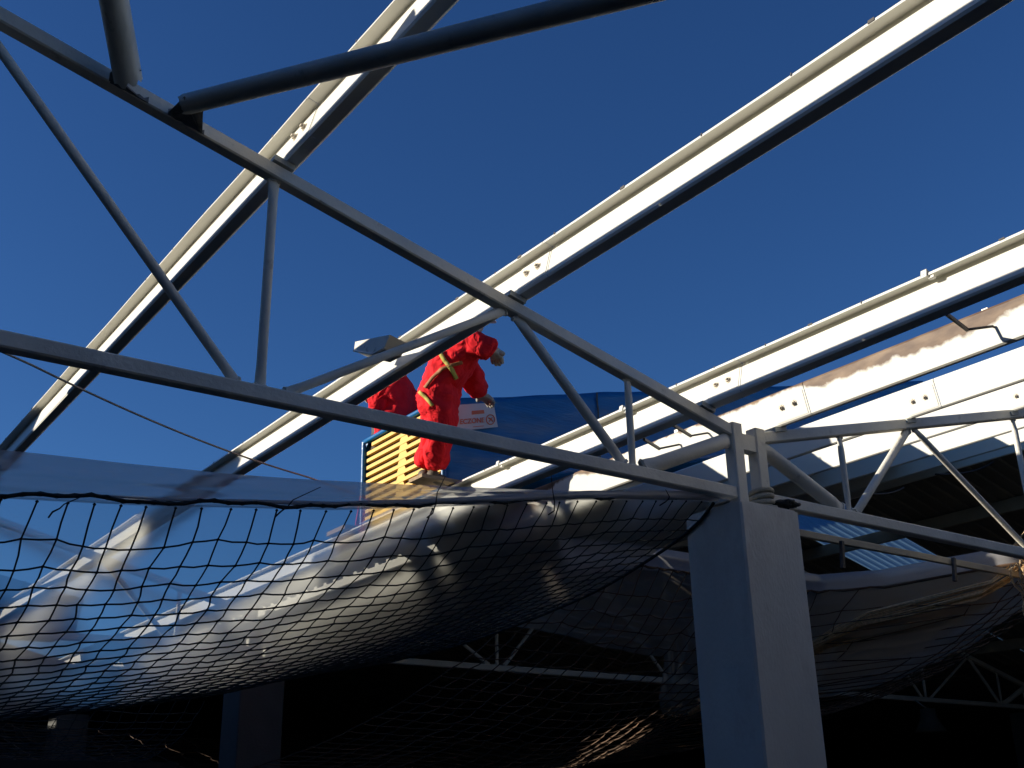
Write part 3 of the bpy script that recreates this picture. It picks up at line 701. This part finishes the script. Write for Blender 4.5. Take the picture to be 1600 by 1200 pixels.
# second blue pack far left behind the sheet
q0 = on_x(0, 905, 1.9)
bp2 = thing('panel_pack', 'far blue wrapped stack glimpsed through the sheet at the left edge', 'panel pack', (3.2, 14.6, 4.6))
def far_pack():
    a = on_y(-60, 880, 16.6); b = on_y(132, 936, 16.6); c = on_y(118, 986, 16.6); d = on_y(-60, 975, 16.6)
    MB().prism([a, b, c, d], (0, 1.2, 0)).build('blue_wrap', M['blue'], bp2)
    MB().tube([a.lerp(b, .5) + Vector((0, -.01, 0)), d.lerp(c, .5) + Vector((0, -.01, 0))], .02, 5).build('strap', M['dark_iron'], bp2)
far_pack()

# boards under the workers' feet
tag(MB().box((4.50, 7.20, 4.226), (.42, .20, .028)).build('scaffold_board', M['wood']), 'short wooden board under the boots of the standing worker', 'board', 'boards laid on the purlins')
tag(MB().box((5.0, 9.05, 4.24), (.9, .36, .04)).build('scaffold_board', M['wood']), 'wooden board behind the pack under the crouching worker', 'board', 'boards laid on the purlins')

# ------------------------------------------------------------------ people
def skin_mesh(name, J, Ed, m, parent=None, sub=2, wr=0, wsc=6, root='pelvis'):
    names = list(J); me = bpy.data.meshes.new(name); idx = {k: i for i, k in enumerate(names)}
    base = Vector((0, 0, 0)); q = parent
    while q: base = base + q.location; q = q.parent
    me.from_pydata([J[k][0] for k in names], [(idx[a], idx[b]) for a, b in Ed], [])
    o = bpy.data.objects.new('tmpfig', me); COL.objects.link(o)
    md = o.modifiers.new('s', 'SKIN')
    for i, k in enumerate(names):
        r = J[k][1]; me.skin_vertices[0].data[i].radius = (r, r) if isinstance(r, float) else r
        me.skin_vertices[0].data[i].use_root = (k == root)
    md.use_smooth_shade = True
    sb = o.modifiers.new('d', 'SUBSURF'); sb.levels = sb.render_levels = sub
    dg = bpy.context.evaluated_depsgraph_get(); dg.update(); nm = bpy.data.meshes.new_from_object(o.evaluated_get(dg))
    bpy.data.objects.remove(o); nm.name = name
    cos = [v.co.copy() for v in nm.vertices]
    if wr:
        for v in nm.vertices:
            p = v.co; n_ = v.normal; a = noise.noise(Vector((p.x * wsc, p.y * wsc, p.z * wsc * 1.6))); b = noise.noise(Vector((p.x * wsc * 2.4, p.y * wsc * 2.4, p.z * wsc * 1.5)) + Vector((4, 4, 4)))
            rdg = 1 - abs(noise.noise(Vector((p.x * wsc * 1.3 + 9, p.y * wsc * 1.3, p.z * wsc * .7)))) * 2.6
            v.co = p + n_ * wr * (a * .9 + b * .5 + max(0, rdg) * .55)
    for v in nm.vertices: v.co = v.co - base
    nm.materials.clear(); nm.materials.append(m)
    for p in nm.polygons: p.use_smooth = True; p.material_index = 0
    ob = bpy.data.objects.new(name, nm); COL.objects.link(ob); ob.parent = parent; return ob
def hand(J, Ed, wrist, side, fdir, palm_n, curl=.6, s=1.0, pre='h', fat=1.0):
    """palm and five fingers added to a skeleton; fdir = finger direction, palm_n = palm normal (curl goes that way)"""
    f = Vector(fdir).normalized(); n = Vector(palm_n); n = (n - f * n.dot(f)).normalized(); x = f.cross(n) * side; w = Vector(J[wrist][0])
    J[pre + 'p'] = (w + f * .045 * s, (.036 * s * fat, .020 * s * fat)); Ed.append((wrist, pre + 'p'))
    for k, (o, L) in enumerate(((-.032, .065), (-.011, .078), (.011, .074), (.031, .058))):
        a = w + f * .085 * s + x * o * s; J[f'{pre}{k}a'] = (a, .0125 * s * fat); Ed.append((pre + 'p', f'{pre}{k}a'))
        d1 = (f + n * curl * (.6 + .1 * k)).normalized(); b = a + d1 * L * .5 * s; J[f'{pre}{k}b'] = (b, .0115 * s * fat); Ed.append((f'{pre}{k}a', f'{pre}{k}b'))
        d2 = (f * (1 - curl * .6) + n * curl * 1.5).normalized(); J[f'{pre}{k}c'] = (b + d2 * L * .5 * s, .0095 * s * fat); Ed.append((f'{pre}{k}b', f'{pre}{k}c'))
    a = w + f * .03 * s - x * .038 * s; J[pre + 'ta'] = (a, .014 * s * fat); Ed.append((pre + 'p', pre + 'ta'))
    J[pre + 'tb'] = (a + (f * .6 - x * .7 + n * .3).normalized() * .045 * s, .012 * s * fat); Ed.append((pre + 'ta', pre + 'tb'))
def person(label, D, pts, gl, gcols, bulk=1.14):
    """pts: pixel + depth offset for every joint; body, clothes, gloves, boots, helmet"""
    P = {k: on_d(v[0], v[1], D + v[2]) for k, v in pts.items()}
    R = dict(pelvis=.13, spine=.115, chest=.135, neck=.055, head=.085, crown=.07, shL=.06, shR=.06, elL=.042, elR=.042, wrL=.028, wrR=.028,
             hipL=.085, hipR=.085, knL=.06, knR=.06, anL=.04, anR=.04)
    Eb = [('pelvis', 'spine'), ('spine', 'chest'), ('chest', 'neck'), ('neck', 'head'), ('head', 'crown'), ('chest', 'shL'), ('shL', 'elL'), ('elL', 'wrL'), ('chest', 'shR'), ('shR', 'elR'), ('elR', 'wrR'),
          ('pelvis', 'hipL'), ('hipL', 'knL'), ('knL', 'anL'), ('pelvis', 'hipR'), ('hipR', 'knR'), ('knR', 'anR')]
    # hand keys live on the continuous body mesh as well
    J = {k: (P[k], R[k]) for k in R}; Ed = list(Eb)
    fw = (P['wrL'] - P['elL']).normalized(); fr_ = (P['wrR'] - P['elR']).normalized()
    hand(J, Ed, 'wrL', 1, gl[0][0] or fw, gl[0][1], .5, .95, 'l'); hand(J, Ed, 'wrR', -1, gl[1][0] or fr_, gl[1][1], .5, .95, 'r')
    hd = (P['crown'] - P['neck']).normalized(); face = Vector(gl[2]); face = (face - hd * face.dot(hd)).normalized(); ear = hd.cross(face)
    J['nose'] = (P['head'] + face * .105, .014); Ed.append(('head', 'nose'))
    J['chin'] = (P['head'] + face * .06 - hd * .075, .03); Ed.append(('head', 'chin'))
    for s, nme in ((1, 'eara'), (-1, 'earb')): J[nme] = (P['head'] + ear * .09 * s, .016); Ed.append(('head', nme))
    body = skin_mesh('person', J, Ed, M['skin']); tag(body, label, 'person', 'workers in red coveralls')
    # clothes
    K = .035
    Jc = dict(pelvis=(P['pelvis'], (.185, .175)), spine=(P['spine'], .165), chest=(P['chest'], .175), coll=(P['chest'].lerp(P['neck'], .75), .09),
              shL=(P['shL'], .095), elL=(P['elL'], .085), wL=(P['elL'].lerp(P['wrL'], .8), .080), cL=(P['elL'].lerp(P['wrL'], 1.12), .066),
              shR=(P['shR'], .095), elR=(P['elR'], .085), wR=(P['elR'].lerp(P['wrR'], .8), .080), cR=(P['elR'].lerp(P['wrR'], 1.12), .062))
    Ec = [('pelvis', 'spine'), ('spine', 'chest'), ('chest', 'coll'), ('chest', 'shL'), ('shL', 'elL'), ('elL', 'wL'), ('wL', 'cL'), ('chest', 'shR'), ('shR', 'elR'), ('elR', 'wR'), ('wR', 'cR')]
    for s in 'LR':
        Jc['hip' + s] = (P['hip' + s], .14); Jc['th' + s] = (P['hip' + s].lerp(P['kn' + s], .5), .135); Jc['kn' + s] = (P['kn' + s], .115); Jc['sh_' + s] = (P['kn' + s].lerp(P['an' + s], .5), .105)
        Jc['bl' + s] = (P['kn' + s].lerp(P['an' + s], .82), .115); Jc['an' + s] = (P['kn' + s].lerp(P['an' + s], .98), .088)
        Ec += [('pelvis', 'hip' + s), ('hip' + s, 'th' + s), ('th' + s, 'kn' + s), ('kn' + s, 'sh_' + s), ('sh_' + s, 'bl' + s), ('bl' + s, 'an' + s)]
    for k in Jc:
        q = Jc[k][1]; f = 1.0 if k[0] == 'c' and k != 'chest' else (.95 if k[:2] in ('sh', 'bl', 'an') and '_' in k or k[:2] in ('bl', 'an') else bulk)
        Jc[k] = (Jc[k][0], (q * f if isinstance(q, float) else (q[0] * f, q[1] * f)))
    cov = skin_mesh('coverall', Jc, Ec, M['red'], body, 3, .024, 8)
    for s, g, n_ in (('L', gl[0], gcols[0]), ('R', gl[1], gcols[1])):
        Jg = dict(pelvis=(P['el' + s].lerp(P['wr' + s], .86), .045), w=(P['wr' + s], .040)); Eg = [('pelvis', 'w')]
        hand(Jg, Eg, 'w', 1 if s == 'L' else -1, g[0] or (P['wr' + s] - P['el' + s]), g[1], .45, 1.15, 'g', 1.45); skin_mesh('glove', Jg, Eg, M[n_], body, 2)
    for s in 'LR':
        an = P['an' + s]; dn = (an - P['kn' + s]).normalized(); toe = Vector(gl[3]).normalized()
        Jb = dict(pelvis=(an - Vector((0, 0, .0)), .062), heel=(an + Vector((0, 0, -.055)) - toe * .03, .05), ball=(an + Vector((0, 0, -.06)) + toe * .11, .05), toe=(an + Vector((0, 0, -.065)) + toe * .19, .038))
        skin_mesh('boot', Jb, [('pelvis', 'heel'), ('heel', 'ball'), ('ball', 'toe')], M['boot'], body, 2)
    # helmet: dome with brim
    c = P['head'] + hd * .03; mb = MB(); vs = []; seg = 20
    prof = [(.155, 0), (.150, .012), (.128, .014), (.126, .05), (.11, .095), (.075, .13), (.03, .147), (.0, .15)]
    for r, z in prof: vs += [c + ear * (r * math.cos(2 * math.pi * k / seg)) + face * (r * 1.1 * math.sin(2 * math.pi * k / seg)) + hd * z for k in range(seg)]
    mb.add(vs, [(i * seg + k, i * seg + (k + 1) % seg, (i + 1) * seg + (k + 1) % seg, (i + 1) * seg + k) for i in range(len(prof) - 1) for k in range(seg)]); mb.build('helmet', M['helmet'], body, 'all')
    return body, cov, P
def on_cloth(cov, pxs, D, w, m, name, parent):
    """webbing laid on the coverall's surface"""
    dg = bpy.context.evaluated_depsgraph_get(); base = Vector((0, 0, 0))
    bvh = BVHTree.FromPolygons([v.co for v in cov.data.vertices], [p.vertices for p in cov.data.polygons]); L = []
    n = len(pxs)
    P = []
    for a, b in zip(pxs[:-1], pxs[1:]):
        for i in range(10): P.append((a[0] + (b[0] - a[0]) * i / 10, a[1] + (b[1] - a[1]) * i / 10))
    P.append(pxs[-1]); last = D
    c = []
    for i, (x, y) in enumerate(P):
        a = P[max(0, i - 1)]; b = P[min(len(P) - 1, i + 1)]; dx, dy = b[0] - a[0], b[1] - a[1]; l_ = math.hypot(dx, dy) or 1; row = []
        for s in (-1, 0, 1):
            X, Y = x - dy / l_ * w * s, y + dx / l_ * w * s; d = ray(X, Y).normalized(); h = bvh.ray_cast(CAM, d)
            row.append((h[0] - d * .012) if h[0] is not None else None)
        c.append(row)
    rows = [r for r in c if all(q is not None for q in r)]
    if len(rows) < 2: return
    mb = MB(); vs = [q for r in rows for q in r]; mb.add(vs, [(i * 3 + k, i * 3 + k + 1, i * 3 + k + 4, i * 3 + k + 3) for i in range(len(rows) - 1) for k in range(2)])
    o = mb.build(name, m, parent, 'all'); md = o.modifiers.new('t', 'SOLIDIFY'); md.thickness = .006; return o
# worker one: standing, bending towards the pack
rf = ray(664, 750); foot = CAM + rf * ((4.25 - CAM.z) / rf.z); D1 = depth(foot)
towards = Vector((.9, .35, 0))
pts1 = dict(pelvis=(675, 592, .0), spine=(697, 574, .0), chest=(724, 551, .02), neck=(737, 519, .04), head=(743, 500, .06), crown=(746, 489, .06),
            shL=(735, 536, -.14), elL=(755, 540, -.20), wrL=(770, 547, -.17), shR=(729, 561, .14), elR=(736, 590, .2), wrR=(748, 615, .26),
            hipL=(684, 612, -.06), knL=(690, 668, -.12), anL=(678, 735, -.05), hipR=(690, 610, .10), knR=(683, 672, .08), anR=(664, 735, .10))
b1, cv1, PP = person('bulky worker in red coveralls standing and leaning over the blue pack, yellow harness straps', D1, pts1,
                     ((Vector((.65, .55, -.15)), Vector((0, 0, -1))), (Vector((.9, .1, -.25)), Vector((0, 0, -1))), Vector((.8, .2, -.6)), towards), ('glove', 'glove'))
on_cloth(cv1, [(686, 548), (694, 562), (706, 578), (713, 592)], D1, 3.2, M['harness'], 'harness_strap', b1)
on_cloth(cv1, [(664, 606), (676, 590), (690, 577), (704, 571), (722, 566)], D1, 2.6, M['harness2'], 'waist_strap', b1)
on_cloth(cv1, [(655, 612), (664, 620), (676, 634)], D1, 2.6, M['harness'], 'leg_strap', b1)
# worker two: bent double behind the far end of the pack
D2 = depth(Vector((4.5, 9.0, 4.9)))
pts2 = dict(pelvis=(629, 628, .0), spine=(612, 614, .02), chest=(598, 604, .05), neck=(588, 602, .08), head=(578, 602, .1), crown=(571, 604, .1),
            shL=(597, 612, -.1), elL=(592, 630, -.12), wrL=(589, 640, -.1), shR=(604, 604, .2), elR=(592, 640, .25), wrR=(586, 665, .3),
            hipL=(622, 636, -.07), knL=(603, 676, -.05), anL=(620, 760, .1), hipR=(640, 634, .1), knR=(636, 690, .2), anR=(640, 768, .3))
b2, cv2, _ = person('worker in red coveralls in red bent double behind the far corner of the pack', D2, pts2,
                    ((Vector((-.1, -.2, -.9)), Vector((.5, 0, 0))), (Vector((-.1, -.2, -.9)), Vector((.5, 0, 0))), Vector((0, .2, -1)), Vector((-.6, .6, 0))), ('dglove', 'dglove'))
# red strap hanging left of the pack
a = on_y(574, 700, 8.9); b = on_y(571, 762, 8.9); c = on_y(562, 822, 8.9)
mb = MB(); mb.add([a + Vector((-.01, 0, 0)), a + Vector((.02, 0, 0)), b + Vector((-.04, 0, 0)), b + Vector((.06, 0, 0)), c + Vector((-.05, 0, 0)), c + Vector((.04, 0, 0))], [(0, 1, 3, 2), (2, 3, 5, 4)])
o = mb.build('red_strap', M['red']); md = o.modifiers.new('t', 'SOLIDIFY'); md.thickness = .012
tag(o, 'red strap hanging down beside the yellow end of the pack', 'strap')
